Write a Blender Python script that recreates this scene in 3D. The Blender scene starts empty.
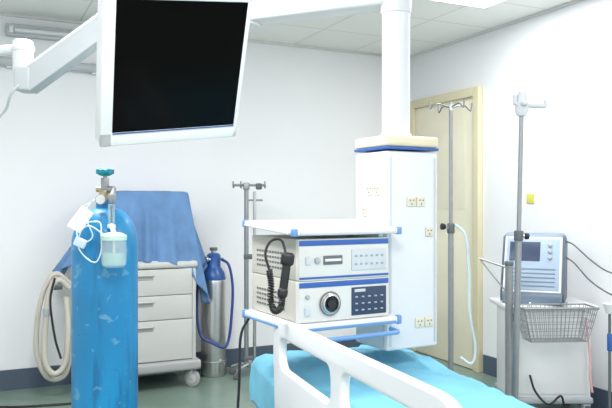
import bpy, bmesh, math, random
from mathutils import Vector, Matrix, noise
random.seed(4)
scene = bpy.context.scene
scene.view_settings.view_transform = 'Standard'
pi = math.pi
rad = math.radians

# ---------------------------------------------------------------- materials
def mat(name, col, rough=0.5, metal=0.0, var=0.04, nscale=6.0, bump=0.0, bscale=60.0,
        emit=0.0, trans=0.0, alpha=1.0, coat=0.0, spec=0.5):
    m = bpy.data.materials.new(name)
    m.use_nodes = True
    nt = m.node_tree
    b = nt.nodes["Principled BSDF"]
    tc = nt.nodes.new("ShaderNodeTexCoord")
    n = nt.nodes.new("ShaderNodeTexNoise")
    n.inputs["Scale"].default_value = nscale
    n.inputs["Detail"].default_value = 4
    nt.links.new(tc.outputs["Object"], n.inputs["Vector"])
    r = nt.nodes.new("ShaderNodeValToRGB")
    r.color_ramp.elements[0].position = 0.3
    r.color_ramp.elements[1].position = 0.7
    r.color_ramp.elements[0].color = (*[max(0, c*(1-var)) for c in col], 1)
    r.color_ramp.elements[1].color = (*[min(1, c*(1+var)) for c in col], 1)
    nt.links.new(n.outputs["Fac"], r.inputs["Fac"])
    nt.links.new(r.outputs["Color"], b.inputs["Base Color"])
    b.inputs["Roughness"].default_value = rough
    b.inputs["Metallic"].default_value = metal
    b.inputs["Specular IOR Level"].default_value = spec
    b.inputs["Coat Weight"].default_value = coat
    b.inputs["Transmission Weight"].default_value = trans
    b.inputs["Alpha"].default_value = alpha
    if emit:
        b.inputs["Emission Color"].default_value = (1, 1, 1, 1)
        b.inputs["Emission Strength"].default_value = emit
    if bump:
        n2 = nt.nodes.new("ShaderNodeTexNoise")
        n2.inputs["Scale"].default_value = bscale
        nt.links.new(tc.outputs["Object"], n2.inputs["Vector"])
        bp = nt.nodes.new("ShaderNodeBump")
        bp.inputs["Strength"].default_value = bump
        bp.inputs["Distance"].default_value = 0.01
        nt.links.new(n2.outputs["Fac"], bp.inputs["Height"])
        nt.links.new(bp.outputs["Normal"], b.inputs["Normal"])
    return m

M_wall = mat("wall_paint", (0.86, 0.865, 0.885), 0.7, var=0.012, nscale=1.5, bump=0.05, bscale=90)
M_base = mat("baseboard_vinyl", (0.075, 0.105, 0.15), 0.45)
M_white = mat("white_plastic", (0.75, 0.755, 0.77), 0.35, var=0.015)
M_gloss = mat("white_gloss_plastic", (0.75, 0.755, 0.77), 0.35, var=0.01, coat=0.1)
M_mon = mat("monitor_white_plastic", (0.84, 0.845, 0.86), 0.4, var=0.01)
M_pend = mat("pendant_enamel", (0.72, 0.725, 0.74), 0.4, var=0.01)
M_hookw = mat("white_hook_plastic", (0.66, 0.67, 0.69), 0.4, var=0.01)
M_lid = mat("pale_green_lid", (0.50, 0.68, 0.62), 0.4, var=0.01)
M_cream = mat("cream_plastic", (0.76, 0.67, 0.49), 0.4)
M_outlet = mat("pale_outlet_plastic", (0.70, 0.65, 0.52), 0.4)
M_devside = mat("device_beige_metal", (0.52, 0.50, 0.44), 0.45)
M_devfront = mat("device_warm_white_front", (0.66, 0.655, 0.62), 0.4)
M_grey = mat("grey_plastic", (0.38, 0.41, 0.44), 0.45)
M_cart = mat("cart_warm_white", (0.55, 0.55, 0.53), 0.4, var=0.02)
M_carth = mat("cart_handle_grey", (0.38, 0.38, 0.38), 0.4, var=0.02)
M_pale = mat("pale_caster_plastic", (0.55, 0.56, 0.56), 0.4, var=0.02)
M_dgrey = mat("dark_grey_plastic", (0.12, 0.13, 0.14), 0.45)
M_black = mat("black_rubber", (0.015, 0.015, 0.017), 0.4)
M_screen = mat("black_screen", (0.002, 0.002, 0.002), 0.15, spec=0.08)
M_steel = mat("brushed_steel", (0.60, 0.60, 0.60), 0.28, 1.0, nscale=30)
M_steeld = mat("dull_steel", (0.34, 0.35, 0.36), 0.42, 0.8, nscale=30)
M_brass = mat("brass", (0.45, 0.37, 0.22), 0.35, 1.0)
M_blue = mat("blue_trim", (0.03, 0.11, 0.38), 0.4)
M_lblue = mat("light_blue_edge", (0.14, 0.29, 0.55), 0.4)
M_hoseblue = mat("blue_hose_rubber", (0.02, 0.05, 0.25), 0.4)
M_dblue = mat("dark_blue_paint", (0.02, 0.09, 0.30), 0.35)
M_turq = mat("turquoise_wheel", (0.0, 0.27, 0.33), 0.4)
M_sheet = mat("sky_blue_sheet", (0.17, 0.47, 0.63), 0.85, var=0.08, nscale=5, bump=0.4, bscale=20)
M_cloth = mat("blue_drape", (0.13, 0.25, 0.46), 0.9, var=0.14, nscale=7, bump=0.35, bscale=35)
M_beigehose = mat("beige_hose", (0.56, 0.53, 0.46), 0.45)
M_clear = mat("clear_plastic", (0.70, 0.84, 0.84), 0.12, alpha=0.30, var=0.01)
M_water = mat("pale_green_water", (0.40, 0.70, 0.66), 0.15, alpha=0.45)
M_tube = mat("pale_tubing", (0.62, 0.75, 0.82), 0.25, alpha=0.85)
M_paper = mat("paper", (0.82, 0.82, 0.80), 0.8)
M_door = mat("door_cream", (0.84, 0.79, 0.62), 0.5, var=0.03, nscale=3)
M_doorf = mat("door_frame_cream", (0.70, 0.64, 0.44), 0.45, var=0.03)
M_panel = mat("lamp_diffuser", (1, 1, 1), 0.5, emit=5.0, var=0.0)
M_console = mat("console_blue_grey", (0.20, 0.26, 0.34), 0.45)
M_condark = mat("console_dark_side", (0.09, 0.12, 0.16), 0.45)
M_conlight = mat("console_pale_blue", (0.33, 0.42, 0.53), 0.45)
M_pink = mat("pink_tube", (0.75, 0.42, 0.42), 0.4)
M_yellow = mat("yellow_green_sign", (0.70, 0.66, 0.12), 0.5)
M_navy = mat("navy_panel", (0.03, 0.05, 0.10), 0.35)
M_pgrey = mat("panel_grey", (0.55, 0.58, 0.61), 0.4)
M_armg = mat("arm_light_grey", (0.50, 0.53, 0.55), 0.4)
M_trim = mat("ceiling_edge_trim", (0.68, 0.68, 0.66), 0.6)

def scuffed():
    m = mat("scuffed_blue_paint", (0.0, 0.20, 0.44), 0.45, var=0.14, nscale=4, coat=0.1)
    nt = m.node_tree; b = nt.nodes["Principled BSDF"]
    base = b.inputs["Base Color"].links[0].from_socket
    tc = nt.nodes.new("ShaderNodeTexCoord")
    def layer(base, sc, lo, hi, col, fac):
        mp = nt.nodes.new("ShaderNodeMapping"); mp.inputs["Scale"].default_value = sc
        n = nt.nodes.new("ShaderNodeTexNoise"); n.inputs["Scale"].default_value = 1.0; n.inputs["Detail"].default_value = 9
        nt.links.new(tc.outputs["Object"], mp.inputs["Vector"]); nt.links.new(mp.outputs["Vector"], n.inputs["Vector"])
        r = nt.nodes.new("ShaderNodeValToRGB")
        r.color_ramp.elements[0].position = lo; r.color_ramp.elements[1].position = hi
        r.color_ramp.elements[1].color = (fac, fac, fac, 1)
        nt.links.new(n.outputs["Fac"], r.inputs["Fac"])
        mx = nt.nodes.new("ShaderNodeMix"); mx.data_type = 'RGBA'
        nt.links.new(r.outputs["Color"], mx.inputs["Factor"])
        nt.links.new(base, mx.inputs["A"]); mx.inputs["B"].default_value = col
        return mx.outputs["Result"]
    o = layer(base, (5, 5, 3), 0.45, 0.75, (0.01, 0.26, 0.52, 1), 0.6)
    o = layer(o, (30, 30, 5), 0.54, 0.70, (0.0, 0.10, 0.26, 1), 0.7)
    o = layer(o, (18, 18, 22), 0.62, 0.66, (0.14, 0.34, 0.48, 1), 0.6)
    o = layer(o, (60, 60, 90), 0.66, 0.72, (0.05, 0.07, 0.10, 1), 0.6)
    nt.links.new(o, b.inputs["Base Color"])
    return m
M_o2 = scuffed()

def ceiling_mat():
    m = mat("ceiling_tiles", (0.8, 0.8, 0.8), 0.8)
    nt = m.node_tree; b = nt.nodes["Principled BSDF"]
    tc = nt.nodes.new("ShaderNodeTexCoord")
    br = nt.nodes.new("ShaderNodeTexBrick")
    br.offset = 0.0; br.squash = 1.0
    br.inputs["Scale"].default_value = 1.0
    br.inputs["Brick Width"].default_value = 0.6
    br.inputs["Row Height"].default_value = 0.6
    br.inputs["Mortar Size"].default_value = 0.007
    br.inputs["Mortar Smooth"].default_value = 0.3
    br.inputs["Color1"].default_value = (0.90, 0.895, 0.87, 1)
    br.inputs["Color2"].default_value = (0.92, 0.915, 0.89, 1)
    br.inputs["Mortar"].default_value = (0.70, 0.695, 0.67, 1)
    nt.links.new(tc.outputs["Object"], br.inputs["Vector"])
    nt.links.new(br.outputs["Color"], b.inputs["Base Color"])
    return m
M_ceil = ceiling_mat()
M_floor = mat("green_grey_vinyl_floor", (0.20, 0.275, 0.23), 0.28, var=0.10, nscale=4, bump=0.02)

# ---------------------------------------------------------------- mesh builder
def axis_rot(axis):
    a = Vector(axis).normalized()
    return Vector((0, 0, 1)).rotation_difference(a).to_matrix().to_4x4()

def smooth_path(pts, n=8):
    P = [Vector(p) for p in pts]
    if len(P) < 3: return P
    out = []
    for i in range(len(P)-1):
        p0 = P[i-1] if i > 0 else P[i]*2-P[i+1]
        p1, p2 = P[i], P[i+1]
        p3 = P[i+2] if i+2 < len(P) else P[i+1]*2-P[i]
        for k in range(n):
            t = k/n
            out.append(0.5*((2*p1)+(-p0+p2)*t+(2*p0-5*p1+4*p2-p3)*t*t+(-p0+3*p1-3*p2+p3)*t**3))
    out.append(P[-1])
    return out

OFF = {}
class MB:
    def __init__(self):
        self.bm = bmesh.new(); self.mats = []
    def mi(self, m):
        if m not in self.mats: self.mats.append(m)
        return self.mats.index(m)
    def merge(self, t, m):
        i = self.mi(m)
        for f in t.faces: f.material_index = i
        bmesh.ops.recalc_face_normals(t, faces=t.faces[:])
        me = bpy.data.meshes.new("t"); t.to_mesh(me); t.free()
        self.bm.from_mesh(me); bpy.data.meshes.remove(me)
        return self
    def box(self, size, c, m, bev=0.0, rot=None, seg=3, taper=None):
        t = bmesh.new()
        bmesh.ops.create_cube(t, size=1.0)
        for v in t.verts:
            v.co = Vector((v.co.x*size[0], v.co.y*size[1], v.co.z*size[2]))
            if taper and v.co.z > 0:
                v.co.x *= taper[0]; v.co.y *= taper[1]
        if bev:
            bmesh.ops.bevel(t, geom=t.edges[:], offset=bev, segments=seg, profile=0.5, affect='EDGES')
        R = rot if rot is not None else Matrix.Identity(4)
        t.transform(Matrix.Translation(c) @ R)
        return self.merge(t, m)
    def lathe(self, prof, c, m, axis=(0, 0, 1), seg=32):
        t = bmesh.new(); rings = []
        for r, z in prof:
            if r < 1e-5: rings.append([t.verts.new((0, 0, z))])
            else: rings.append([t.verts.new((r*math.cos(2*pi*k/seg), r*math.sin(2*pi*k/seg), z)) for k in range(seg)])
        for a, b in zip(rings, rings[1:]):
            for k in range(seg):
                k2 = (k+1) % seg
                if len(a) == 1 and len(b) == 1: continue
                if len(a) == 1: t.faces.new((a[0], b[k], b[k2]))
                elif len(b) == 1: t.faces.new((a[k], a[k2], b[0]))
                else: t.faces.new((a[k], a[k2], b[k2], b[k]))
        t.transform(Matrix.Translation(c) @ axis_rot(axis))
        return self.merge(t, m)
    def cyl(self, r, h, c, m, axis=(0, 0, 1), bev=0.0, seg=28):
        b = min(bev, r*0.49, h*0.49)
        if b > 0:
            p = [(0, -h/2), (r-b, -h/2), (r-b*0.3, -h/2+b*0.3), (r, -h/2+b), (r, h/2-b), (r-b*0.3, h/2-b*0.3), (r-b, h/2), (0, h/2)]
        else: p = [(0, -h/2), (r, -h/2), (r, h/2), (0, h/2)]
        return self.lathe(p, c, m, axis, seg)
    def rod(self, a, b, r, m, seg=14):
        a, b = Vector(a), Vector(b)
        return self.cyl(r, (b-a).length, (a+b)/2, m, axis=(b-a), seg=seg)
    def torus(self, R, r, c, m, axis=(0, 0, 1), seg=28, s2=8):
        t = bmesh.new(); g = []
        for i in range(seg):
            a = 2*pi*i/seg
            g.append([t.verts.new(((R+r*math.cos(2*pi*j/s2))*math.cos(a), (R+r*math.cos(2*pi*j/s2))*math.sin(a), r*math.sin(2*pi*j/s2))) for j in range(s2)])
        for i in range(seg):
            for j in range(s2):
                t.faces.new((g[i][j], g[(i+1) % seg][j], g[(i+1) % seg][(j+1) % s2], g[i][(j+1) % s2]))
        t.transform(Matrix.Translation(c) @ axis_rot(axis))
        return self.merge(t, m)
    def tube(self, pts, r, m, seg=8, n=8, smooth=True):
        P = smooth_path(pts, n) if smooth else [Vector(p) for p in pts]
        t = bmesh.new(); rings = []
        T = (P[1]-P[0]).normalized()
        N = T.orthogonal().normalized()
        for i, p in enumerate(P):
            T2 = (P[min(i+1, len(P)-1)]-P[max(i-1, 0)])
            if T2.length > 1e-9:
                T2.normalize()
                N = T.rotation_difference(T2) @ N; T = T2
            Bn = T.cross(N).normalized()
            rings.append([t.verts.new(p+(N*math.cos(2*pi*k/seg)+Bn*math.sin(2*pi*k/seg))*r) for k in range(seg)])
        for a, b in zip(rings, rings[1:]):
            for k in range(seg):
                t.faces.new((a[k], a[(k+1) % seg], b[(k+1) % seg], b[k]))
        t.faces.new(rings[0][::-1]); t.faces.new(rings[-1])
        return self.merge(t, m)
    def prism(self, poly, x0, x1, m, bev=0.0):
        t = bmesh.new()
        a = [t.verts.new((x0, y, z)) for y, z in poly]; b = [t.verts.new((x1, y, z)) for y, z in poly]
        t.faces.new(a); t.faces.new(b[::-1])
        n = len(poly)
        for k in range(n): t.faces.new((a[k], b[k], b[(k+1) % n], a[(k+1) % n]))
        bmesh.ops.recalc_face_normals(t, faces=t.faces[:])
        if bev: bmesh.ops.bevel(t, geom=t.edges[:], offset=bev, segments=3, profile=0.5, affect='EDGES')
        return self.merge(t, m)
    def finish(self, name, parent=None, label=None, cat=None, kind=None, loc=None, rotm=None, ang=38):
        me = bpy.data.meshes.new(name)
        bm = self.bm
        if parent is not None or loc is None:
            xs = [v.co for v in bm.verts]
            c = Vector(((min(v.x for v in xs)+max(v.x for v in xs))/2, (min(v.y for v in xs)+max(v.y for v in xs))/2,
                        min(v.z for v in xs) if parent is None else (min(v.z for v in xs)+max(v.z for v in xs))/2))
        else: c = Vector((0, 0, 0))
        bm.transform(Matrix.Translation(-c))
        bm.to_mesh(me); bm.free()
        for m in self.mats: me.materials.append(m)
        me.shade_smooth(); me.set_sharp_from_angle(angle=rad(ang))
        o = bpy.data.objects.new(name, me)
        scene.collection.objects.link(o)
        if parent is not None:
            o.parent = parent
            po = OFF.get(parent.name, Vector((0, 0, 0)))
            o.location = c-po
            OFF[o.name] = c
        else:
            o.location = c if loc is None else Vector(loc)
            if rotm is not None: o.rotation_euler = rotm
        if label: o["label"] = label
        if cat: o["category"] = cat
        if kind: o["kind"] = kind
        return o

def thing(name, label, cat, loc, rotz=0.0, eul=None):
    e = bpy.data.objects.new(name, None)
    e.empty_display_size = 0.1
    scene.collection.objects.link(e)
    e.location = loc
    e.rotation_euler = eul if eul is not None else (0, 0, rotz)
    e["label"] = label; e["category"] = cat
    return e

# ---------------------------------------------------------------- room
RA = rad(25.6)
CX, CY, H = 0.971, 6.667, 2.77
def struct(name, size, c, m, bev=0.0):
    b = MB(); b.box(size, c, m, bev)
    return b.finish(name, kind="structure", loc=(CX, CY, 0), rotm=(0, 0, RA))
struct("floor", (5.6, 7.6, 0.1), (-2.6, -3.7, -0.05), M_floor)
struct("ceiling", (5.6, 7.6, 0.1), (-2.6, -3.7, H+0.05), M_ceil)
struct("wall_back", (5.6, 0.1, H), (-2.6, 0.05, H/2), M_wall)
struct("wall_right", (0.1, 7.5, H), (0.05, -3.75, H/2), M_wall)
struct("wall_left", (0.1, 7.5, H), (-5.35, -3.75, H/2), M_wall)
struct("baseboard_back", (5.3, 0.014, 0.15), (-2.65, -0.007, 0.075), M_base)
struct("baseboard_right", (0.014, 6.3, 0.15), (-0.007, -1.10-3.15, 0.075), M_base)
struct("trim_1", (5.3, 0.02, 0.02), (-2.65, -0.01, H-0.01), M_trim)
struct("trim_2", (0.02, 7.3, 0.02), (-0.01, -3.68, H-0.01), M_trim)

door = bpy.data.objects.new("door_1", None); scene.collection.objects.link(door)
door.location = (CX, CY, 0); door.rotation_euler = (0, 0, RA); door["kind"] = "structure"
b = MB()
b.box((0.05, 0.075, 2.33), (-0.025, -0.1225, 1.165), M_doorf, 0.006)
b.box((0.05, 0.075, 2.33), (-0.025, -1.0455, 1.165), M_doorf, 0.006)
b.box((0.05, 0.85, 0.075), (-0.025, -0.584, 2.2925), M_doorf, 0.006)
b.finish("door_frame", door)
b = MB()
b.box((0.02, 0.85, 2.25), (-0.012, -0.584, 1.13), M_door, 0.004)
b.box((0.003, 0.60, 0.75), (-0.0225, -0.584, 1.70), M_door, 0.001)
b.box((0.003, 0.60, 0.85), (-0.0225, -0.584, 0.70), M_door, 0.001)
b.finish("door_leaf", door)
b = MB()
b.cyl(0.025, 0.012, (-0.03, -0.25, 1.05), M_steel, (1, 0, 0), 0.003)
b.rod((-0.03, -0.25, 1.05), (-0.07, -0.25, 1.05), 0.009, M_steel)
b.rod((-0.07, -0.25, 1.05), (-0.07, -0.37, 1.05), 0.009, M_steel)
b.finish("door_handle", door)

def roomw(x, y, z):
    return Vector((CX+x*math.cos(RA)-y*math.sin(RA), CY+x*math.sin(RA)+y*math.cos(RA), z))

for i, (x, y, en) in enumerate([(-0.75, -2.25, 31), (-3.5, -2.7, 58), (-1.2, -5.2, 31), (-3.6, -5.4, 58)]):  # first panel is in view; the rest are unseen, added to light the room
    t = thing("ceiling_light_panel", "flat white fluorescent light panel set in the tiled ceiling", "ceiling light", roomw(x, y, H), RA)
    t["group"] = "ceiling light panels"
    b = MB()
    for sx in (-1, 1): b.box((0.02, 1.2, 0.016), (sx*0.29, 0, -0.008), M_white, 0.002)
    for sy in (-1, 1): b.box((0.56, 0.02, 0.016), (0, sy*0.59, -0.008), M_white, 0.002)
    b.finish("frame", t)
    b = MB(); b.box((0.56, 1.16, 0.006), (0, 0, -0.005), M_panel); b.finish("diffuser", t)
    L = bpy.data.lights.new("panel_lamp", 'AREA'); L.shape = 'RECTANGLE'; L.size = 0.55; L.size_y = 1.15
    L.energy = en; L.color = (0.985, 0.99, 1.0)
    lo = bpy.data.objects.new("panel_lamp", L); scene.collection.objects.link(lo)
    lo.parent = t; lo.location = (0, 0, -0.02)
w = bpy.data.worlds.new("World"); scene.world = w; w.use_nodes = True
bg = w.node_tree.nodes["Background"]; bg.inputs[0].default_value = (0.98, 0.98, 1.0, 1); bg.inputs[1].default_value = 1.28

t = thing("wall_batten_light", "white fluorescent batten fixture on the wall under the ceiling", "wall light", roomw(-3.05, 0, 2.60), RA)
b = MB(); b.box((0.95, 0.05, 0.09), (0, -0.03, 0.045), M_armg, 0.008); b.box((0.03, 0.05, 0.05), (-0.44, -0.07, 0.04), M_white, 0.004); b.box((0.03, 0.05, 0.05), (0.44, -0.07, 0.04), M_white, 0.004); b.finish("housing", t)
b = MB(); b.rod((-0.42, -0.075, 0.04), (0.42, -0.075, 0.04), 0.016, M_gloss); b.finish("tube_lamp", t)
t = thing("wall_conduit", "pale grey trunking rail running along the wall on small clips", "pipe", roomw(-3.4, 0, 2.41), RA)
b = MB(); b.rod((-0.9, -0.05, 0), (1.1, -0.05, 0), 0.033, M_armg, 20); b.finish("pipe", t)
for x in (-0.7, -0.1, 0.5, 1.0):
    b = MB(); b.box((0.04, 0.05, 0.09), (x, -0.025, 0), M_white, 0.004); b.finish("pipe_clip", t)

b = MB(); b.box((0.006, 0.075, 0.07), (-0.003, -1.62, 1.41), M_yellow, 0.002)
b.finish("wall_sign", label="small yellow-green square sign on the white wall", cat="sign", loc=(CX, CY, 0), rotm=(0, 0, RA))

# ---------------------------------------------------------------- oxygen cylinder
t = thing("oxygen_cylinder", "tall scuffed blue steel oxygen cylinder with valve and humidifier", "gas cylinder", (-0.689, 2.4, 0), 0)
prof = [(0, 0), (0.095, 0), (0.107, 0.008), (0.11, 0.02), (0.11, 1.225)]
for k in range(1, 9):
    a = k/9*pi/2
    prof.append((0.03+0.08*math.cos(a), 1.225+0.13*math.sin(a)))
prof += [(0.030, 1.356), (0.030, 1.385), (0, 1.385)]
b = MB(); b.lathe(prof, (0, 0, 0), M_o2, seg=48); b.finish("cylinder_body", t)
b = MB()
b.cyl(0.02, 0.035, (0, 0, 1.40), M_brass, bev=0.003)
b.cyl(0.014, 0.05, (0, 0, 1.435), M_steeld, bev=0.003)
b.rod((0, 0, 1.42), (0.035, -0.02, 1.42), 0.011, M_steeld)
b.rod((0, 0, 1.42), (-0.03, 0.01, 1.42), 0.009, M_brass)
b.cyl(0.007, 0.03, (0, 0, 1.465), M_steeld)
b.finish("valve", t)
b = MB()
b.lathe([(0, 1.466), (0.012, 1.466), (0.022, 1.470), (0.027, 1.475), (0.027, 1.486), (0.021, 1.490), (0.012, 1.486), (0.0, 1.488)], (0, 0, 0), M_turq)
for k in range(8):
    a = k*pi/4; b.cyl(0.0045, 0.015, (0.027*math.cos(a), 0.027*math.sin(a), 1.4805), M_turq, seg=10)
b.finish("hand_wheel", t)
fx, fy = 0.050, -0.100
b = MB()
b.rod((0.035, -0.02, 1.42), (fx, fy+0.01, 1.395), 0.009, M_steeld)
b.cyl(0.012, 0.028, (fx, fy+0.01, 1.388), M_steeld, bev=0.003)
b.cyl(0.018, 0.016, (0.005, -0.065, 1.385), M_steeld, (0.1, -1, 0), 0.003)
b.cyl(0.015, 0.004, (0.0061, -0.0752, 1.385), M_paper, (0.1, -1, 0))
b.finish("pressure_regulator", t)
b = MB()
b.cyl(0.011, 0.070, (fx, fy, 1.335), M_clear, bev=0.003)
b.cyl(0.014, 0.014, (fx, fy, 1.296), M_hookw, bev=0.003)
b.cyl(0.003, 0.06, (fx, fy, 1.335), M_black)
b.finish("flowmeter", t)
hx, hy = 0.072, -0.152
b = MB()
b.lathe([(0, 1.168), (0.032, 1.168), (0.038, 1.175), (0.040, 1.19), (0.040, 1.238), (0.037, 1.254), (0, 1.254)], (hx, hy, 0), M_clear)
b.finish("humidifier_bottle", t)
b = MB(); b.cyl(0.035, 0.040, (hx, hy, 1.195), M_water); b.finish("water", t)
b = MB()
b.lathe([(0, 1.254), (0.040, 1.254), (0.041, 1.260), (0.041, 1.269), (0.026, 1.277), (0, 1.281)], (hx, hy, 0), M_lid)
b.rod((hx, hy, 1.276), (fx, fy, 1.30), 0.008, M_hookw)
b.cyl(0.004, 0.075, (hx, hy, 1.219), M_hookw)
b.finish("bottle_lid", t)
b = MB()
b.tube([(hx-0.025, hy-0.02, 1.272), (0.0, -0.17, 1.30), (-0.035, -0.15, 1.28), (-0.045, -0.14, 1.23), (-0.015, -0.15, 1.195), (0.02, -0.17, 1.185), (0.035, -0.165, 1.22), (0.03, -0.15, 1.27), (0.02, -0.13, 1.31), (-0.03, -0.12, 1.31)], 0.0024, M_tube)
b.tube([(-0.02, -0.08, 1.38), (-0.06, -0.10, 1.34), (-0.055, -0.125, 1.27), (-0.03, -0.14, 1.245), (0.0, -0.14, 1.265), (-0.02, -0.13, 1.31)], 0.0024, M_tube)
b.box((0.040, 0.012, 0.030), (-0.040, -0.14, 1.245), M_tube, 0.005, Matrix.Rotation(0.4, 4, 'Y'))
b.finish("oxygen_tubing", t, label="pale looped oxygen tubing with soft mask")
b = MB()
b.box((0.048, 0.002, 0.08), (-0.050, -0.105, 1.320), M_paper, 0, Matrix.Rotation(0.55, 4, 'Y') @ Matrix.Rotation(-0.25, 4, 'X'))
b.tube([(0, -0.01, 1.40), (-0.02, -0.05, 1.385), (-0.035, -0.10, 1.355)], 0.0012, M_paper, seg=6)
b.finish("paper_tag", t, label="white paper tag on string")

# ---------------------------------------------------------------- cart
def caster(parent, x, y, r=0.05, top=0.13, yaw=0.4, tyre=None, hub=None):
    b = MB()
    ax = (math.cos(yaw), math.sin(yaw), 0)
    b.cyl(r, 0.026, (x, y, r), tyre or M_dgrey, ax, 0.006)
    b.cyl(r*0.62, 0.032, (x, y, r), hub or M_grey, ax, 0.003)
    b.box((0.045, 0.05, 0.012), (x, y, top-0.008), hub or M_grey, 0.003)
    for sgn in (-1, 1):
        b.box((0.005, 0.035, top-r+0.005), (x+sgn*0.021*ax[0], y+sgn*0.021*ax[1], (top+r)/2-0.006), hub or M_grey, 0.002, Matrix.Rotation(yaw, 4, 'Z'))
    b.cyl(0.006, 0.05, (x, y, r), M_steel, ax)
    b.finish("caster", parent)

CARTP = (-1.252, 5.298, 0)
t = thing("medical_cart", "grey-white drawer cart on castors beside the blue cylinder", "cart", CARTP, RA)
b = MB()
b.box((0.70, 0.43, 0.66), (0, 0.01, 0.55), M_cart, 0.012)
for sx in (-1, 1): b.box((0.035, 0.45, 0.70), (sx*0.35, 0, 0.545), M_cart, 0.012)
b.finish("cart_body", t)
b = MB(); b.box((0.76, 0.48, 0.05), (0, 0, 0.92), M_cart, 0.018); b.box((0.70, 0.42, 0.012), (0, 0, 0.944), M_white, 0.004); b.finish("cart_top", t)
b = MB(); b.box((0.79, 0.54, 0.075), (0, -0.005, 0.175), M_carth, 0.02); b.box((0.72, 0.46, 0.03), (0, 0, 0.135), M_dgrey, 0.008); b.finish("cart_base", t)
for z0, z1 in ((0.700, 0.890), (0.520, 0.696), (0.218, 0.515)):
    b = MB(); b.box((0.662, 0.03, z1-z0), (0, -0.222, (z0+z1)/2), M_cart, 0.005)
    d = b.finish("drawer", t)
    b = MB(); zc = z1-0.06
    b.box((0.12, 0.008, 0.028), (-0.02, -0.238, zc), M_carth, 0.004)
    b.tube([(-0.085, -0.238, zc+0.016), (-0.07, -0.252, zc+0.018), (-0.02, -0.255, zc+0.020), (0.03, -0.252, zc+0.018), (0.045, -0.238, zc+0.016)], 0.006, M_cart)
    b.finish("drawer_handle", d)
for x in (-0.34, 0.34):
    for y in (-0.21, 0.20): caster(t, x, y, 0.065, 0.145, 0.7, M_carth, M_pale)
b = MB(); b.rod((-0.40, -0.15, 0.80), (-0.40, 0.15, 0.80), 0.012, M_steel)
for y in (-0.15, 0.15): b.rod((-0.36, y, 0.80), (-0.40, y, 0.80), 0.009, M_steel)
b.finish("push_handle", t)

def build_drape():
    bm = bmesh.new()
    NT, NK = 220, 44
    zt = 1.468; rings = []
    for k in range(NK+1):
        ring = []
        for j in range(NT):
            th = 2*pi*j/NT
            ct, st = math.cos(th), math.sin(th)
            n = 7.0
            rr = (abs(ct)**n+abs(st)**n)**(-1/n)
            ux, uy = ct*rr, st*rr
            d = (th+rad(28)+pi) % (2*pi)-pi
            wgt = math.exp(-(d/rad(26))**2)
            wl = math.exp(-(((th) % (2*pi)-pi)/rad(28))**2)
            hem = 0.955-0.34*wgt-0.10*wl+0.012*math.sin(5*th)
            if k <= 8:
                f = k/8
                x, y = ux*0.290*f, uy*0.175*f
                z = zt-0.012*f**8+0.005*noise.noise(Vector((x*9, y*9, 0)))
            else:
                f = (k-8)/(NK-8)
                fl = f**1.1
                fx_ = (0.165 if ct > 0 else 0.35)*abs(ct)
                x = ux*(0.292+fx_*fl); y = uy*(0.177+(0.035+0.070*wgt)*f**0.7)
                env = f**0.8
                fold = env*(0.020*math.sin(15*th+2.2*math.sin(3*th))+0.012*math.sin(29*th+3*math.sin(2*th)))
                x += ct*fold*1.2; y += st*fold*1.0
                z = zt-0.012-(zt-0.012-hem)*f
                q = Vector((x*4, y*4, z*2))
                x += 0.025*f*noise.noise(q); y += 0.012*f*noise.noise(q+Vector((9, 3, 1)))
            ring.append(bm.verts.new((x+0.045, y, z)))
            if k == 0: break
        rings.append(ring)
    for a, b_ in zip(rings, rings[1:]):
        for j in range(NT):
            j2 = (j+1) % NT
            if len(a) == 1: bm.faces.new((a[0], b_[j], b_[j2]))
            else: bm.faces.new((a[j], a[j2], b_[j2], b_[j]))
    for f in bm.faces: f.smooth = True
    bmesh.ops.recalc_face_normals(bm, faces=bm.faces[:])
    me = bpy.data.meshes.new("drape_cloth"); bm.to_mesh(me); bm.free()
    me.materials.append(M_cloth)
    o = bpy.data.objects.new("drape_cloth", me); scene.collection.objects.link(o)
    o.location = CARTP; o.rotation_euler = (0, 0, RA)
    md = o.modifiers.new("s", 'SOLIDIFY'); md.thickness = 0.004
    o["label"] = "crumpled blue surgical cloth draped over equipment on the cart"; o["category"] = "cloth"
build_drape()

t = thing("suction_hose", "thick beige hose hanging in long loops beside the cart", "hose", (-1.757, 4.88, 0), RA)
b = MB()
b.tube([(0.10, 0, 0.78), (0.03, -0.02, 0.84), (-0.03, -0.02, 0.76), (-0.06, -0.02, 0.50), (-0.06, -0.02, 0.28), (0.0, -0.02, 0.19), (0.07, -0.02, 0.26), (0.09, -0.02, 0.5), (0.08, 0, 0.72)], 0.020, M_beigehose, 12)
b.tube([(0.12, 0.05, 0.80), (0.02, 0.04, 0.88), (-0.05, 0.04, 0.80), (-0.10, 0.04, 0.60), (-0.11, 0.04, 0.34), (-0.05, 0.04, 0.17), (0.04, 0.04, 0.14), (0.10, 0.04, 0.22), (0.13, 0.04, 0.5), (0.12, 0.05, 0.7)], 0.018, M_beigehose, 12)
b.finish("hose_loop", t)
b = MB(); b.cyl(0.03, 0.07, (0.02, 0.0, 0.80), M_dgrey, (1, 0, 0), 0.005); b.finish("hose_clamp", t)
b = MB(); b.cyl(0.026, 0.05, (-0.05, -0.02, 0.62), M_grey, bev=0.004); b.finish("hose_clamp", t)
b = MB()
b.tube([(0.0, -0.05, 0.86), (-0.03, -0.06, 0.70), (0.0, -0.06, 0.45), (0.04, -0.06, 0.30)], 0.008, M_black); b.finish("cable_strand", t, label="thin black cable")
b = MB()
b.tube([(-2.7, 4.75, 0.008), (-2.3, 4.72, 0.008), (-1.95, 4.70, 0.008), (-1.6, 4.78, 0.008), (-1.45, 4.82, 0.008)], 0.008, M_black)
b.finish("floor_cable", label="black power cable lying on the floor along the wall", cat="cable")
b = MB()
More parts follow.
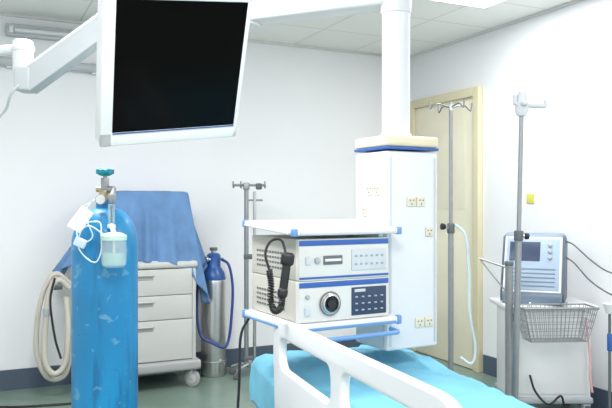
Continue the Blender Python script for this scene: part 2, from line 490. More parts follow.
b.tube([(-2.6, 4.60, 0.008), (-2.2, 4.62, 0.008), (-1.8, 4.55, 0.008), (-1.5, 4.60, 0.008), (-1.3, 4.70, 0.008)], 0.006, M_black)
b.finish("floor_cable", label="thin black cable curving over the green floor", cat="cable")

t = thing("small_gas_cylinder", "short silver gas cylinder with blue top beside the cart", "gas cylinder", (-0.740, 5.61, 0), 0)
b = MB(); b.lathe([(0, 0), (0.088, 0), (0.098, 0.012), (0.1, 0.03), (0.1, 0.74), (0.095, 0.78), (0.08, 0.81), (0, 0.82)], (0, 0, 0), M_steel); b.torus(0.1, 0.004, (0, 0, 0.12), M_steeld); b.finish("cylinder_body", t)
b = MB()
b.lathe([(0.096, 0.76), (0.098, 0.775), (0.088, 0.82), (0.065, 0.855), (0.055, 0.87), (0.055, 0.96), (0.04, 0.975), (0.0, 0.975)], (0, 0, 0), M_dblue); b.finish("cylinder_shoulder", t, label="blue cap and guard")
b = MB(); b.cyl(0.02, 0.03, (0, 0, 0.985), M_steel, bev=0.003); b.cyl(0.032, 0.025, (0, 0, 1.01), M_dgrey, bev=0.006); b.rod((0.03, 0, 0.93), (0.08, -0.04, 0.93), 0.012, M_steel); b.rod((0, -0.03, 0.93), (-0.05, -0.06, 0.93), 0.01, M_steel); b.cyl(0.026, 0.02, (-0.05, -0.065, 0.93), M_steel, (-1, -1, 0), 0.003); b.finish("valve", t)
b = MB(); b.tube([(0.07, -0.04, 0.93), (0.13, -0.06, 0.88), (0.16, -0.07, 0.70), (0.15, -0.09, 0.45), (0.13, -0.10, 0.30), (0.10, -0.14, 0.25), (0.02, -0.15, 0.28), (-0.08, -0.14, 0.34), (-0.115, -0.12, 0.50), (-0.11, -0.12, 0.70), (-0.08, -0.11, 0.85), (-0.05, -0.06, 0.93)], 0.011, M_hoseblue, 10); b.finish("blue_hose", t)

# ---------------------------------------------------------------- star-base stands
def star_base(b, r, z=0.07, n=5, wheel=0.028, ph=0.3, off=(0, 0)):
    for k in range(n):
        a = ph+2*pi*k/n
        x, y = off[0]+r*math.cos(a), off[1]+r*math.sin(a)
        b.tube([(off[0], off[1], z+0.03), (off[0]+0.5*r*math.cos(a), off[1]+0.5*r*math.sin(a), z+0.02), (x, y, z-0.005)], 0.011, M_steel)
        b.cyl(wheel, 0.02, (x, y, wheel), M_dgrey, (-math.sin(a), math.cos(a), 0), 0.004, 16)
        b.rod((x, y, wheel), (x, y, z), 0.006, M_steel)
    b.cyl(0.03, 0.06, (off[0], off[1], z+0.03), M_steeld, bev=0.006)

t = thing("equipment_stand", "steel twin-pole hanging stand with clamps against the wall", "stand", (-0.445, 5.58, 0), 0)
b = MB(); star_base(b, 0.16); b.finish("wheeled_base", t)
b = MB(); b.rod((-0.03, 0, 0.1), (-0.03, 0, 1.50), 0.018, M_steeld); b.rod((0.035, 0, 0.1), (0.035, 0, 1.47), 0.013, M_steel); b.box((0.10, 0.05, 0.03), (0, 0, 0.14), M_dgrey, 0.006); b.box((0.10, 0.04, 0.04), (0, 0, 0.95), M_dgrey, 0.006); b.finish("pole", t)
b = MB()
b.rod((-0.13, 0, 1.52), (0.12, 0.0, 1.52), 0.010, M_steeld)
b.box((0.05, 0.05, 0.06), (-0.03, 0, 1.51), M_steeld, 0.01)
b.box((0.05, 0.04, 0.05), (0.07, 0, 1.51), M_dgrey, 0.01)
for x in (-0.13, -0.07, 0.12): b.tube([(x, 0, 1.52), (x, -0.03, 1.50), (x, -0.05, 1.52), (x, -0.05, 1.55)], 0.007, M_steeld)
b.rod((-0.03, 0, 1.40), (0.10, 0, 1.40), 0.008, M_steeld)
b.finish("hook_bar", t)

def hook_arm(b, cx, cy, z, ang, L, r=0.005, m=None):
    c, s_ = math.cos(ang), math.sin(ang)
    b.tube([(cx, cy, z), (cx+c*L*0.6, cy+s_*L*0.6, z+0.015), (cx+c*L*0.85, cy+s_*L*0.85, z-0.005), (cx+c*L*0.95, cy+s_*L*0.95, z-0.01), (cx+c*L, cy+s_*L, z+0.03)], r, m or M_steel)

t = thing("iv_stand", "steel infusion stand with four hooks standing behind the pendant", "iv stand", (0.774, 3.74, 0), 0)
b = MB(); star_base(b, 0.25, ph=0.9); b.finish("wheeled_base", t)
b = MB(); b.rod((0, 0, 0.1), (0, 0, 1.24), 0.015, M_steeld); b.rod((0, 0, 1.2), (0, 0, 1.88), 0.0105, M_steeld); b.finish("pole", t)
b = MB()
for k in range(4): hook_arm(b, 0, 0, 1.885, 0.35+k*pi/2, 0.13, 0.0042, M_steeld)
b.lathe([(0, 1.87), (0.012, 1.87), (0.012, 1.895), (0.007, 1.91), (0, 1.913)], (0, 0, 0), M_steel)
b.finish("hook", t)
b = MB(); b.cyl(0.020, 0.055, (0, 0, 1.24), M_dgrey, bev=0.006); b.rod((0, 0, 1.24), (-0.04, -0.02, 1.25), 0.007, M_steel); b.lathe([(0, -0.010), (0.016, -0.008), (0.018, 0.008), (0, 0.011)], (-0.046, -0.023, 1.25), M_black, (-1, -0.4, 0.1)); b.finish("height_clamp", t)
b = MB(); b.tube([(0.02, -0.02, 1.26), (0.07, -0.03, 1.20), (0.09, -0.03, 1.0), (0.09, -0.04, 0.8), (0.12, -0.04, 0.62), (0.10, -0.05, 0.53), (0.04, -0.04, 0.56)], 0.007, M_tube); b.finish("drip_tube", t)

t = thing("iv_stand", "slim steel drip stand with white hooks beside the trolley", "iv stand", (0.975, 3.3, 0), eul=(0, rad(1.3), 0))
b = MB(); star_base(b, 0.24, ph=0.2); b.finish("wheeled_base", t)
b = MB(); b.rod((0, 0, 0.1), (0, 0, 1.22), 0.015, M_steeld); b.rod((0, 0, 1.2), (0, 0, 1.81), 0.0105, M_steeld); b.finish("pole", t)
b = MB()
b.lathe([(0, 1.785), (0.022, 1.785), (0.030, 1.805), (0.030, 1.85), (0.020, 1.885), (0.016, 1.90), (0.0, 1.90)], (0, 0, 0), M_hookw)
b.box((0.16, 0.028, 0.024), (0.045, 0.01, 1.838), M_hookw, 0.010, Matrix.Rotation(0.25, 4, 'Z'))
b.box((0.03, 0.13, 0.022), (0.0, 0.0, 1.838), M_hookw, 0.010)
b.box((0.020, 0.022, 0.05), (-0.035, -0.008, 1.86), M_hookw, 0.008)
b.box((0.020, 0.022, 0.04), (0.122, 0.03, 1.852), M_hookw, 0.008)
b.finish("hook", t, label="chunky white plastic hook head")
b = MB(); b.cyl(0.022, 0.05, (0, 0, 1.22), M_dgrey, bev=0.006); b.cyl(0.015, 0.02, (0.035, -0.01, 1.22), M_black, (1, 0, 0), 0.004); b.rod((0, 0, 1.22), (0.035, -0.01, 1.22), 0.006, M_steel); b.finish("height_clamp", t)

# ---------------------------------------------------------------- pendant
TA = rad(29)
TP = Vector((0.399, 3.105, 0))
t = thing("ceiling_supply_pendant", "white ceiling medical supply column with outlets and equipment shelves", "medical pendant", TP, TA)
b = MB()
b.box((0.273, 0.245, 0.845), (0, 0, 1.1725), M_pend, 0.012)
for sx in (-1, 1): b.box((0.010, 0.004, 0.80), (sx*0.118, -0.1235, 1.17), M_pgrey, 0.001)
b.box((0.004, 0.010, 0.80), (-0.1375, -0.104, 1.17), M_pgrey, 0.001)
body = b.finish("service_column", t)
b = MB(); b.box((0.279, 0.251, 0.012), (0, 0, 1.608), M_blue, 0.003); b.finish("blue_band", body)
b = MB(); b.box((0.281, 0.253, 0.048), (0, 0, 1.638), M_cream, 0.014); b.finish("top_cap", t, label="cream cap")
def outlet(px_, py_, z, face, w=0.04, h=0.04, m=M_outlet):
    b = MB()
    if face == 'L':
        b.box((0.008, w, h), (-0.1395, py_, z), m, 0.003)
        b.cyl(0.003, 0.003, (-0.1445, py_-w*0.2, z+h*0.15), M_dgrey, (1, 0, 0), seg=10)
        b.cyl(0.003, 0.003, (-0.1445, py_+w*0.2, z+h*0.15), M_dgrey, (1, 0, 0), seg=10)
        b.box((0.003, 0.003, 0.008), (-0.1445, py_, z-h*0.22), M_dgrey)
    else:
        b.box((w, 0.008, h), (px_, -0.1255, z), m, 0.003)
        b.cyl(0.003, 0.003, (px_-w*0.2, -0.1305, z+h*0.15), M_dgrey, (0, 1, 0), seg=10)
        b.cyl(0.003, 0.003, (px_+w*0.2, -0.1305, z+h*0.15), M_dgrey, (0, 1, 0), seg=10)
        b.box((0.003, 0.003, 0.008), (px_, -0.1305, z-h*0.22), M_dgrey)
    b.finish("socket_outlet", body)
outlet(0, -0.055, 1.43, 'L', 0.045, 0.045); outlet(0, 0.0, 1.43, 'L', 0.045, 0.045); outlet(0, 0.045, 1.34, 'L', 0.04, 0.045)
outlet(0.04, 0, 1.38, 'F', 0.045, 0.042); outlet(-0.012, 0, 1.38, 'F', 0.045, 0.042)
outlet(0.085, 0, 1.25, 'F', 0.040, 0.040)
outlet(0.032, 0, 0.86, 'F', 0.045, 0.042); outlet(0.084, 0, 0.86, 'F', 0.045, 0.042)
b = MB()
b.cyl(0.062, 1.08, (0, 0, 1.66+0.54), M_gloss, bev=0.004, seg=40)
b.cyl(0.068, 0.02, (0, 0, 1.672), M_gloss, bev=0.004, seg=40)
b.cyl(0.068, 0.14, (0, 0, 2.28), M_gloss, bev=0.006, seg=40)
b.finish("drop_tube", t)
b = MB(); b.cyl(0.13, 0.05, (0, 0, 2.745), M_gloss, bev=0.012, seg=40); b.finish("ceiling_flange", t)
Ri = Matrix.Rotation(-TA, 3, 'Z')
def tl(x, y, z):
    v = Ri @ (Vector((x, y, 0))-TP); return Vector((v.x, v.y, z))
b = MB()
a0 = tl(0.35, 3.13, 2.295); a1 = tl(-0.30, 3.42, 2.295)
d = (a1-a0); ang = math.atan2(d.y, d.x)
b.box((d.length+0.1, 0.13, 0.095), (a0+a1)/2, M_gloss, 0.02, Matrix.Rotation(ang, 4, 'Z'))
b.cyl(0.075, 0.12, a1, M_gloss, bev=0.01, seg=32)
b.cyl(0.05, 0.46, (a1.x, a1.y, 2.54), M_gloss, seg=32)
b.cyl(0.11, 0.05, (a1.x, a1.y, 2.745), M_gloss, bev=0.01, seg=32)
b.finish("swing_arm", t)
def shelf(z, rim, edge, tilt=0.0):
    x0, x1, y0, y1 = -0.6365, -0.1380, -0.228, 0.232
    cx, cy = (x0+x1)/2, (y0+y1)/2
    R = Matrix.Rotation(tilt, 4, 'X')
    def q(x, y, dz=0.0):
        return Vector((x, y0, z))+R.to_3x3() @ Vector((0, y-y0, dz))
    b = MB()
    b.box((x1-x0, y1-y0, rim), q(cx, cy), M_gloss, 0.006, R)
    b.box((0.03, 0.25, 0.06), q(-0.150, cy+0.02, -0.010), M_gloss, 0.006, R)
    s = b.finish("equipment_shelf", t)
    for px_, py_ in ((x0+0.008, y0+0.008), (x0+0.008, y1-0.008), (x1-0.012, y0+0.008)):
        b = MB(); b.cyl(0.014, rim+0.006, q(px_, py_), M_lblue, bev=0.005, seg=18); b.finish("corner_bumper", s)
    b = MB()
    b.box((x1-x0-0.06, 0.008, 0.010), q(cx, y0-0.003, -rim*0.2), edge, 0.002, R)
    b.box((0.008, y1-y0-0.05, 0.010), q(x0-0.003, cy, -rim*0.2), edge, 0.002, R)
    b.finish("edge_rail", s)
shelf(1.262, 0.024, M_pgrey, rad(3.2))
shelf(0.902, 0.030, M_lblue)
b = MB()
b.tube([(-0.60, -0.22, 0.868), (-0.60, -0.27, 0.863), (-0.55, -0.28, 0.863), (-0.25, -0.28, 0.863), (-0.19, -0.27, 0.863), (-0.19, -0.22, 0.868)], 0.009, M_lblue)
b.finish("front_handle", t, label="blue pull bar")

yv = (0, -1, 0)
def dev(name, label, cat, x0, y0, w, d, h, z):
    e = thing(name, label, cat, TP+Matrix.Rotation(TA, 3, 'Z') @ Vector((x0, y0, z)), TA)
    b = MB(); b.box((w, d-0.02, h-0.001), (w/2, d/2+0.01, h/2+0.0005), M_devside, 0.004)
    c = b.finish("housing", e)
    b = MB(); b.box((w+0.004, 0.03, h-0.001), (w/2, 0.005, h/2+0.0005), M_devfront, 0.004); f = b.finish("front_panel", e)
    b = MB()
    for k in range(11):
        for r_ in range(4):
            b.box((0.003, 0.016, 0.009), (-0.0005, 0.12+k*0.024, h*0.25+r_*0.020), M_dgrey, 0.001)
    b.finish("vent_slots", c)
    return e, f
e, f = dev("light_source", "white endoscope light source with round scope socket on the lower shelf", "medical device", -0.600, -0.20, 0.405, 0.42, 0.158, 0.918)
b = MB(); b.box((0.409, 0.004, 0.020), (0.2025, -0.011, 0.144), M_blue, 0.001); b.finish("blue_stripe", f)
b = MB()
b.lathe([(0, 0), (0.046, 0), (0.046, 0.006), (0.042, 0.010), (0.038, 0.010), (0.036, 0.018), (0.031, 0.020), (0.028, 0.012)], (0.130, -0.010, 0.070), M_steel, yv, 40)
b.lathe([(0.030, 0.010), (0.018, 0.008), (0.016, 0.018), (0, 0.018)], (0.130, -0.010, 0.070), M_black, yv, 40)
b.torus(0.044, 0.003, (0.130, -0.018, 0.070), M_dgrey, yv)
b.finish("scope_socket", f)
b = MB()
b.box((0.165, 0.004, 0.110), (0.313, -0.0115, 0.070), M_navy, 0.002)
for i in range(5):
    for j in range(3):
        b.box((0.012, 0.005, 0.006), (0.252+i*0.030, -0.0145, 0.035+j*0.026), M_grey, 0.0015)
b.box((0.05, 0.004, 0.012), (0.268, -0.0145, 0.112), M_pgrey, 0.001)
b.finish("control_panel", f)
b = MB(); b.box((0.022, 0.008, 0.034), (0.032, -0.013, 0.045), M_pgrey, 0.003); b.finish("power_switch", f)
b = MB(); b.cyl(0.009, 0.01, (0.032, -0.014, 0.10), M_grey, yv, 0.002); b.finish("knob", f)
e, f = dev("video_processor", "white endoscopy video processor stacked on the light source", "medical device", -0.600, -0.20, 0.405, 0.42, 0.160, 1.0765)
b = MB(); b.box((0.409, 0.004, 0.020), (0.2025, -0.011, 0.145), M_blue, 0.001); b.box((0.409, 0.004, 0.008), (0.2025, -0.011, 0.012), M_blue, 0.001); b.finish("blue_stripe", f)
b = MB(); b.box((0.085, 0.005, 0.034), (0.145, -0.0125, 0.078), M_dgrey, 0.002); b.box((0.073, 0.003, 0.010), (0.145, -0.015, 0.078), M_white, 0.001); b.finish("card_slot", f)
b = MB(); b.box((0.022, 0.006, 0.030), (0.035, -0.013, 0.078), M_pgrey, 0.003); b.finish("power_switch", f)
b = MB(); b.cyl(0.012, 0.012, (0.075, -0.014, 0.078), M_grey, yv, 0.002); b.finish("knob", f)
b = MB()
b.box((0.165, 0.004, 0.085), (0.313, -0.0115, 0.075), M_pgrey, 0.002)
for i in range(6):
    for j in range(2):
        b.box((0.011, 0.005, 0.008), (0.250+i*0.025, -0.0145, 0.058+j*0.032), M_grey, 0.0015)
b.finish("control_panel", f)

t = thing("handset", "black handset with coiled cable hanging at the processor corner", "handset", (-0.082, 2.585, 0.985), 0)
b = MB()
RH = Matrix.Rotation(rad(8), 4, 'Y')
b.box((0.032, 0.024, 0.14), (0.005, 0, 0.12), M_black, 0.011, RH)
b.box((0.050, 0.030, 0.050), (0.014, -0.005, 0.182), M_black, 0.013, RH)
b.box((0.038, 0.030, 0.038), (-0.004, -0.005, 0.058), M_black, 0.012, RH)
b.finish("handset_body", t)
b = MB()
path = smooth_path([(-0.005, 0.0, 0.04), (-0.012, 0, 0.0), (-0.035, 0.0, -0.01), (-0.048, 0.01, 0.03), (-0.048, 0.015, 0.09), (-0.055, 0.02, 0.14)], 60)
coil = []
for i, p in enumerate(path):
    a = i*0.62
    T = (path[min(i+1, len(path)-1)]-path[max(i-1, 0)]).normalized()
    N = T.cross(Vector((0, 1, 0))).normalized(); B_ = T.cross(N)
    coil.append(p+(N*math.cos(a)+B_*math.sin(a))*0.010)
b.tube(coil, 0.0034, M_black, 6, smooth=False)
b.tube([(-0.055, 0.02, 0.14), (-0.070, 0.03, 0.20), (-0.050, 0.04, 0.245), (-0.01, 0.02, 0.25), (0.008, 0.0, 0.20)], 0.005, M_black)
b.finish("coiled_cable", t)
b = MB(); b.tube([(-0.245, 3.02, 0.880), (-0.28, 3.0, 0.80), (-0.285, 2.98, 0.6), (-0.30, 2.96, 0.3), (-0.31, 2.98, 0.05), (-0.33, 3.05, 0.010), (-0.25, 3.3, 0.008), (-0.05, 3.8, 0.008)], 0.006, M_black)
b.finish("power_cable", label="black power cable hanging from the equipment shelf to the floor", cat="cable")

# ---------------------------------------------------------------- monitor + arm
MC = Vector((-0.362, 1.95, 1.738))
RM = Matrix.Rotation(rad(35), 4, 'Z') @ Matrix.Rotation(rad(29), 4, 'X') @ Matrix.Rotation(rad(-8), 4, 'Y')
t = thing("ceiling_monitor", "white-framed flat monitor with black screen hung on a jointed arm", "monitor", MC, eul=RM.to_euler())
W, Hh = 0.418, 0.424
b = MB()
b.box((W, 0.052, Hh), (0, 0.028, 0), M_mon, 0.012)
b.box((W*0.6, 0.05, Hh*0.6), (0, 0.075, 0), M_mon, 0.015)
b.finish("monitor_housing", t)
b = MB()
bl, bw, bb = 0.034, 0.014, 0.042
b.box((bl, 0.012, Hh), (-W/2+bl/2, 0, 0), M_mon, 0.004)
b.box((bw, 0.012, Hh), (W/2-bw/2, 0, 0), M_mon, 0.004)
b.box((W, 0.012, bb), (0, 0, -Hh/2+bb/2), M_mon, 0.004)
b.box((W, 0.012, bw), (0, 0, Hh/2-bw/2), M_mon, 0.004)
b.box((W-bl-bw, 0.003, 0.003), ((bl-bw)/2, -0.0065, -Hh/2+bb-0.003), M_dblue)
b.finish("bezel", t)
b = MB(); b.box((W-bl-bw+0.004, 0.006, Hh-bw-bb+0.004), ((bl-bw)/2, -0.0015, (bb-bw)/2), M_screen); b.finish("screen", t)
b = MB(); b.box((0.12, 0.02, 0.12), (0, 0.110, 0), M_grey, 0.005); b.finish("mount_plate", t)

J = Vector((-0.855, 2.14, 0))
t = thing("monitor_arm", "light grey jointed monitor support arm with white elbow joint", "support arm", (J.x, J.y, 1.6), 0)
def L(x, y, z): return (x-J.x, y-J.y, z-1.6)
b = MB()
p0 = Vector(L(J.x, J.y, 1.735)); p1 = Vector(L(-0.385, 2.16, 2.085))
d = p1-p0
zz = Vector((0, 0, 1)); xd = d.normalized(); yd = zz.cross(xd).normalized(); zd = xd.cross(yd)
Rb = Matrix((xd, yd, zd)).transposed().to_4x4()
b.box((d.length, 0.07, 0.064), (p0+p1)/2, M_armg, 0.004, Rb)
b.box((d.length*0.98, 0.058, 0.010), (p0+p1)/2+zd*0.034, M_white, 0.003, Rb)
b.finish("spring_arm", t)
b = MB()
b.cyl(0.030, 0.10, L(J.x-0.01, J.y, 1.82), M_white, bev=0.006)
b.cyl(0.034, 0.02, L(J.x-0.01, J.y, 1.845), M_white, bev=0.005)
b.box((0.05, 0.074, 0.072), L(J.x, J.y, 1.748), M_armg, 0.008)
b.finish("elbow_joint", t)
b = MB()
b.rod(L(J.x, J.y, 1.845), L(-1.35, 2.30, 1.845), 0.016, M_white, 24)
b.rod(L(-1.35, 2.30, 1.78), L(-1.35, 2.30, 2.77), 0.04, M_gloss, 28)
b.cyl(0.10, 0.04, L(-1.35, 2.30, 2.75), M_gloss, bev=0.01)
b.finish("ceiling_post", t)
b = MB()
mp = MC+(RM.to_3x3() @ Vector((0, 0.118, 0)))
b.cyl(0.032, 0.09, L(-0.385, 2.16, 2.08), M_gloss, bev=0.008)
b.rod(L(-0.385, 2.16, 2.06), L(-0.405, 2.13, 1.88), 0.018, M_armg)
b.rod(L(-0.405, 2.13, 1.88), L(mp.x, mp.y, mp.z), 0.02, M_armg)
b.finish("wrist_joint", t)
b = MB(); b.tube([L(J.x, J.y-0.03, 1.74), L(J.x-0.03, J.y-0.04, 1.70), L(J.x-0.07, J.y, 1.65), L(J.x-0.14, J.y, 1.62), L(-1.2, 2.27, 1.83)], 0.004, M_armg); b.finish("arm_cable", t)

# ---------------------------------------------------------------- bed
BA = rad(19.3)
BP = (0.432, 2.485, 0)
t = thing("hospital_bed", "white plastic-railed hospital bed standing beneath the pendant", "bed", BP, BA)
hw, hl, zm = 0.38, 0.975, 0.655
b = MB()
b.box((0.70, 1.9, 0.06), (0, 0, 0.49), M_gloss, 0.012)
b.box((0.06, 1.7, 0.06), (-0.25, 0, 0.33), M_grey, 0.01); b.box((0.06, 1.7, 0.06), (0.25, 0, 0.33), M_grey, 0.01)
for y in (-0.8, 0.8):
    b.box((0.56, 0.06, 0.06), (0, y, 0.33), M_grey, 0.01)
    for x in (-0.25, 0.25):
        b.box((0.05, 0.05, 0.22), (x, y, 0.22), M_grey, 0.008)
for y in (-0.5, 0.5): b.box((0.1, 0.06, 0.16), (0, y, 0.41), M_grey, 0.008); b.box((0.5, 0.05, 0.05), (0, y, 0.34), M_grey, 0.008)
b.finish("bed_frame", t)
for y in (-0.8, 0.8):
    for x in (-0.25, 0.25): caster(t, x, y, 0.055, 0.13)
b = MB(); b.box((0.74, 1.93, 0.12), (0, 0, 0.58), mat("mattress_blue", (0.08, 0.3, 0.45), 0.6), 0.03); b.finish("mattress", t)

def build_sheet():
    bm = bmesh.new()
    r = 0.045; drop = 0.17
    def edge(s, half):
        a = abs(s); sg = 1 if s >= 0 else -1
        if a <= half-r: return s, 0.0
        l = a-(half-r)
        if l <= r*pi/2:
            th = l/r; return sg*(half-r+r*math.sin(th)), -r*(1-math.cos(th))
        return sg*half, -r-(l-r*pi/2)
    SX = hw-r+r*pi/2+drop; SY = hl-r+r*pi/2+drop
    nx, ny = 100, 230
    g = []
    for i in range(nx+1):
        row = []
        for j in range(ny+1):
            s_ = -SX+2*SX*i/nx; t_ = -SY+2*SY*j/ny
            x, dz1 = edge(s_, hw); y, dz2 = edge(t_, hl)
            z = zm+(min(dz1, dz2) if (dz1 < 0 or dz2 < 0) else 0)
            p = Vector((s_, t_, 0))
            nz = noise.noise(p*4)*0.010+noise.noise(p*11)*0.002
            rid = abs(noise.noise(Vector((s_*7+t_*3, t_*3, 2))))
            rid2 = abs(noise.noise(Vector((s_*3-t_*4, t_*2+s_*8, 5))))
            nz += 0.010*(1-min(1, rid*5))+0.006*(1-min(1, rid2*6))
            if y > 0.45: nz += 0.035*math.exp(-((y-0.75)/0.17)**2)*max(0, 1-(x/0.36)**4)
            if dz1 < -r*0.8: x += (0.008+0.012*noise.noise(Vector((0, t_*9, z*4))))*(1 if x > 0 else -1); nz *= 0.2
            if dz2 < -r*0.8: y += (0.008+0.012*noise.noise(Vector((s_*9, 0, z*4))))*(1 if y > 0 else -1); nz *= 0.2
            row.append(bm.verts.new((x, y, z+nz)))
        g.append(row)
    for i in range(nx):
        for j in range(ny): bm.faces.new((g[i][j], g[i+1][j], g[i+1][j+1], g[i][j+1]))
    for f in bm.faces: f.smooth = True
    me = bpy.data.meshes.new("bed_sheet"); bm.to_mesh(me); bm.free(); me.materials.append(M_sheet)
    o = bpy.data.objects.new("bed_sheet", me); scene.collection.objects.link(o)
    o.location = (BP[0], BP[1], 0.005); o.rotation_euler = (0, 0, BA)
    md = o.modifiers.new("s", 'SOLIDIFY'); md.thickness = 0.003
    o["label"] = "wrinkled sky-blue disposable sheet covering the bed mattress"; o["category"] = "bed sheet"
build_sheet()

def rounded(poly, r, n=10):
    out = []
    N = len(poly)
    for i in range(N):
        p = Vector(poly[i]); a = Vector(poly[i-1]); c = Vector(poly[(i+1) % N])
        rr = r[i] if isinstance(r, (list, tuple)) else r
        d1 = (a-p).normalized(); d2 = (c-p).normalized()
        s0 = p+d1*rr; s1 = p+d2*rr
        for k in range(n+1):
            u = k/n
            out.append(s0*(1-u)**2+p*2*u*(1-u)+s1*u*u)
    return out
def rail(x, name="side_rail"):
    cu = bpy.data.curves.new("c", 'CURVE'); cu.dimensions = '2D'; cu.fill_mode = 'BOTH'
    cu.extrude = 0.006; cu.bevel_depth = 0.010; cu.bevel_resolution = 5
    outer = rounded([(0.415, 0.56), (0.446, 0.916), (-0.95, 0.941), (-0.95, 0.56)], [0.03, 0.12, 0.14, 0.03])
    h1 = rounded([(0.356, 0.735), (0.370, 0.868), (-0.185, 0.877), (-0.185, 0.735)], [0.06, 0.06, 0.06, 0.06])
    h2 = rounded([(-0.255, 0.735), (-0.255, 0.878), (-0.885, 0.888), (-0.885, 0.735)], [0.06, 0.06, 0.06, 0.06])
    for pl in (outer, h1, h2):
        sp = cu.splines.new('POLY'); sp.points.add(len(pl)-1); sp.use_cyclic_u = True
        for q, v in zip(sp.points, pl): q.co = (v.x, v.y, 0, 1)
    tmp = bpy.data.objects.new("tmp", cu); scene.collection.objects.link(tmp)
    dg = bpy.context.evaluated_depsgraph_get()
    me = bpy.data.meshes.new_from_object(tmp.evaluated_get(dg))
    bpy.data.objects.remove(tmp)
    me.materials.clear()
    Mx = Matrix(((0, 0, 1, 0), (1, 0, 0, 0), (0, 1, 0, 0), (0, 0, 0, 1)))
    me.transform(Matrix.Translation((x, 0, 0)) @ Mx)
    bm = bmesh.new(); bm.from_mesh(me); bpy.data.meshes.remove(me)
    bmesh.ops.remove_doubles(bm, verts=bm.verts[:], dist=1e-5)
    bmesh.ops.recalc_face_normals(bm, faces=bm.faces[:])
    bb = MB(); bb.bm.free(); bb.bm = bm; bb.mats = [M_gloss]
    for f in bm.faces: f.material_index = 0
    for yy in (-0.6, 0.1):
        bb.box((0.06, 0.10, 0.10), (x+0.035, yy, 0.52), M_gloss, 0.01)
        bb.box((0.03, 0.12, 0.16), (x, yy, 0.52), M_gloss, 0.01)
    return bb.finish(name, t)
rail(-0.425)

# ---------------------------------------------------------------- trolley at right
TR = (1.55, 4.60, 0)
t = thing("equipment_trolley", "white medical trolley cabinet with steel post by the wall", "trolley", TR, 0)
b = MB()
b.box((0.50, 0.36, 0.56), (0, 0, 0.42), M_gloss, 0.012); b.finish("trolley_cabinet", t)
b = MB(); b.box((0.46, 0.010, 0.50), (0, -0.183, 0.42), M_white, 0.005); b.finish("cabinet_door", t)
b = MB(); b.box((0.58, 0.42, 0.03), (0, 0, 0.715), M_white, 0.008); b.box((0.58, 0.01, 0.014), (0, -0.214, 0.716), M_grey, 0.002); b.finish("tray_top", t)
b = MB(); b.box((0.52, 0.40, 0.04), (0, 0, 0.13), M_grey, 0.012); b.finish("trolley_base", t)
for x in (-0.22, 0.22):
    for y in (-0.17, 0.17): caster(t, x, y, 0.048, 0.11)
b = MB(); b.rod((-0.285, -0.24, 0.15), (-0.285, -0.24, 1.0), 0.024, M_steeld, 24); b.cyl(0.028, 0.03, (-0.285, -0.24, 1.0), M_dgrey, bev=0.006)
for z in (0.2, 0.66): b.box((0.06, 0.06, 0.04), (-0.26, -0.21, z), M_dgrey, 0.004)
b.rod((-0.285, -0.24, 0.97), (-0.44, -0.13, 1.02), 0.006, M_steeld)
b.rod((-0.285, -0.24, 0.80), (-0.44, -0.13, 1.02), 0.005, M_steeld)
b.finish("side_post", t)

# one compact console: tilted front, dark side
t = thing("patient_monitor_console", "compact grey-blue console with tilted front and dark sides on the trolley", "medical device", (1.50, 4.60, 0.731), rad(-24))
prof_c = [(-0.17, 0.0), (0.15, 0.0), (0.21, 0.40), (0.06, 0.45), (-0.02, 0.44), (-0.18, 0.06)]
b = MB()
b.prism(prof_c, -0.185, 0.185, M_console, 0.014)
body = b.finish("console_housing", t)
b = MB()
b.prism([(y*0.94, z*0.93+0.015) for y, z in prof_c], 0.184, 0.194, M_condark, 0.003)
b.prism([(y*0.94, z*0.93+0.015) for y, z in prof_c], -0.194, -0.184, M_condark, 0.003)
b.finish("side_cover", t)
fd = Vector((0, 0.16, 0.38)).normalized()
fn = Vector((0, -0.38, 0.16)).normalized()
Rf = Matrix((Vector((1, 0, 0)), -fn, fd)).transposed().to_4x4()
fc = Vector((0, -0.10, 0.25))
def of(x, u, o=0.002): return fc+Vector((x, 0, 0))+fd*u+fn*o
b = MB()
b.box((0.355, 0.012, 0.375), of(0, 0, 0.002), M_gloss, 0.005, Rf)
b.box((0.330, 0.012, 0.350), of(0, 0, 0.005), M_conlight, 0.004, Rf)
fp = b.finish("front_panel", t)
b = MB(); b.box((0.19, 0.010, 0.13), of(-0.05, 0.085, 0.010), M_navy, 0.003, Rf); b.finish("display", fp)
b = MB()
for k in range(5): b.box((0.28, 0.008, 0.010), of(0, -0.145+k*0.028, 0.011), M_console, 0.002, Rf)
for k in range(3): b.cyl(0.014, 0.016, of(0.105, 0.045+k*0.042, 0.014), M_grey, fn, 0.003)
b.finish("button_field", fp)
b = MB()
b.tube([(0.17, 0.05, 0.40), (0.24, -0.02, 0.38), (0.34, -0.05, 0.29), (0.44, -0.06, 0.22), (0.54, -0.08, 0.20)], 0.005, M_dgrey)
b.tube([(0.17, 0.03, 0.30), (0.24, -0.04, 0.27), (0.34, -0.07, 0.16), (0.44, -0.08, 0.09), (0.54, -0.10, 0.05)], 0.005, M_dgrey)
b.finish("arm_cables", t)

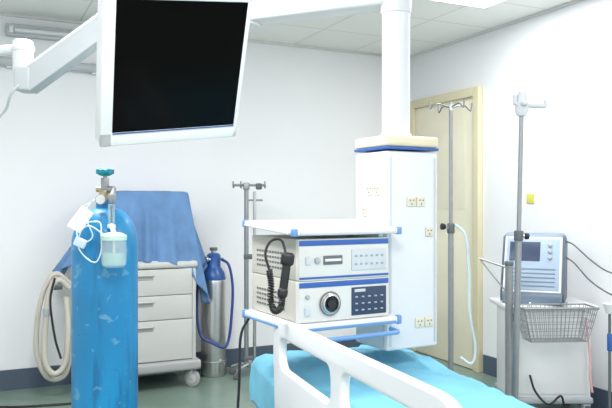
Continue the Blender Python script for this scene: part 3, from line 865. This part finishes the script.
# wire basket
t = thing("wire_basket", "chrome wire basket hooked to the trolley front", "basket", (1.52, 4.27, 0.54), rad(4))
def rect(z, w, d): return [(-w/2, -d/2, z), (w/2, -d/2, z), (w/2, d/2, z), (-w/2, d/2, z)]
b = MB()
zt, zb = 0.205, 0.0
Wt, Dt, Wb, Db = 0.45, 0.18, 0.35, 0.13
for k in range(6):
    u = k/5; z = zb+(zt-zb)*u; ww = Wb+(Wt-Wb)*u; dd = Db+(Dt-Db)*u
    R4 = rect(z, ww, dd)
    rr = 0.005 if k == 5 else 0.0019
    for i in range(4): b.rod(R4[i], R4[(i+1) % 4], rr, M_steeld, 8)
for k in range(17):
    u = k/16-0.5
    for sg in (-1, 1): b.rod((u*Wt, sg*Dt/2, zt), (u*Wb, sg*Db/2, zb), 0.0019, M_steeld, 6)
    b.rod((u*Wb, -Db/2, zb), (u*Wb, Db/2, zb), 0.0019, M_steeld, 6)
for k in range(8):
    u = k/7-0.5
    for sg in (-1, 1): b.rod((sg*Wt/2, u*Dt, zt), (sg*Wb/2, u*Db, zb), 0.0019, M_steeld, 6)
    b.rod((-Wb/2, u*Db, zb), (Wb/2, u*Db, zb), 0.0019, M_steeld, 6)
b.finish("wire_mesh", t)
for x in (-0.12, 0.12):
    b = MB(); b.tube([(x, 0.088, 0.205), (x, 0.098, 0.215), (x, 0.108, 0.19)], 0.004, M_steel)
    b.finish("mounting_hook", t)

b = MB()
b.tube([(1.755, 4.39, 0.66), (1.765, 4.37, 0.50), (1.77, 4.36, 0.40), (1.765, 4.35, 0.30), (1.78, 4.35, 0.2)], 0.007, M_pink)
b.finish("rubber_tube", label="pink rubber tube hanging below the wire basket", cat="tube")
b = MB()
b.tube([(1.40, 4.38, 0.30), (1.43, 4.36, 0.20), (1.50, 4.33, 0.13), (1.58, 4.34, 0.18), (1.62, 4.36, 0.10), (1.72, 4.3, 0.03), (1.8, 4.2, 0.01)], 0.007, M_black)
b.finish("device_cable", label="black cable looped over the trolley base", cat="cable")
t = thing("bracket_stand", "dark slim pole stand with white cup holder and blue grip", "stand", (1.735, 4.0, 0), 0)
b = MB(); b.rod((0, 0, 0.08), (0, 0, 0.76), 0.008, M_dgrey); star_base(b, 0.15, ph=0.6); b.finish("pole", t)
b = MB(); b.lathe([(0, 0.74), (0.02, 0.745), (0.035, 0.79), (0.038, 0.80), (0.030, 0.80), (0, 0.76)], (-0.0, 0, 0), M_white); b.finish("cup_holder", t)
b = MB(); b.cyl(0.014, 0.10, (0, 0, 0.58), M_blue, bev=0.005); b.finish("grip", t)

# ---------------------------------------------------------------- camera
cam = bpy.data.cameras.new("camera"); co = bpy.data.objects.new("camera", cam)
scene.collection.objects.link(co); co.location = (0, 0, 1.37); co.rotation_euler = (pi/2, 0, 0)
cam.sensor_width = 36; cam.lens = 700/612*36
cam.clip_start = 0.05
scene.camera = co
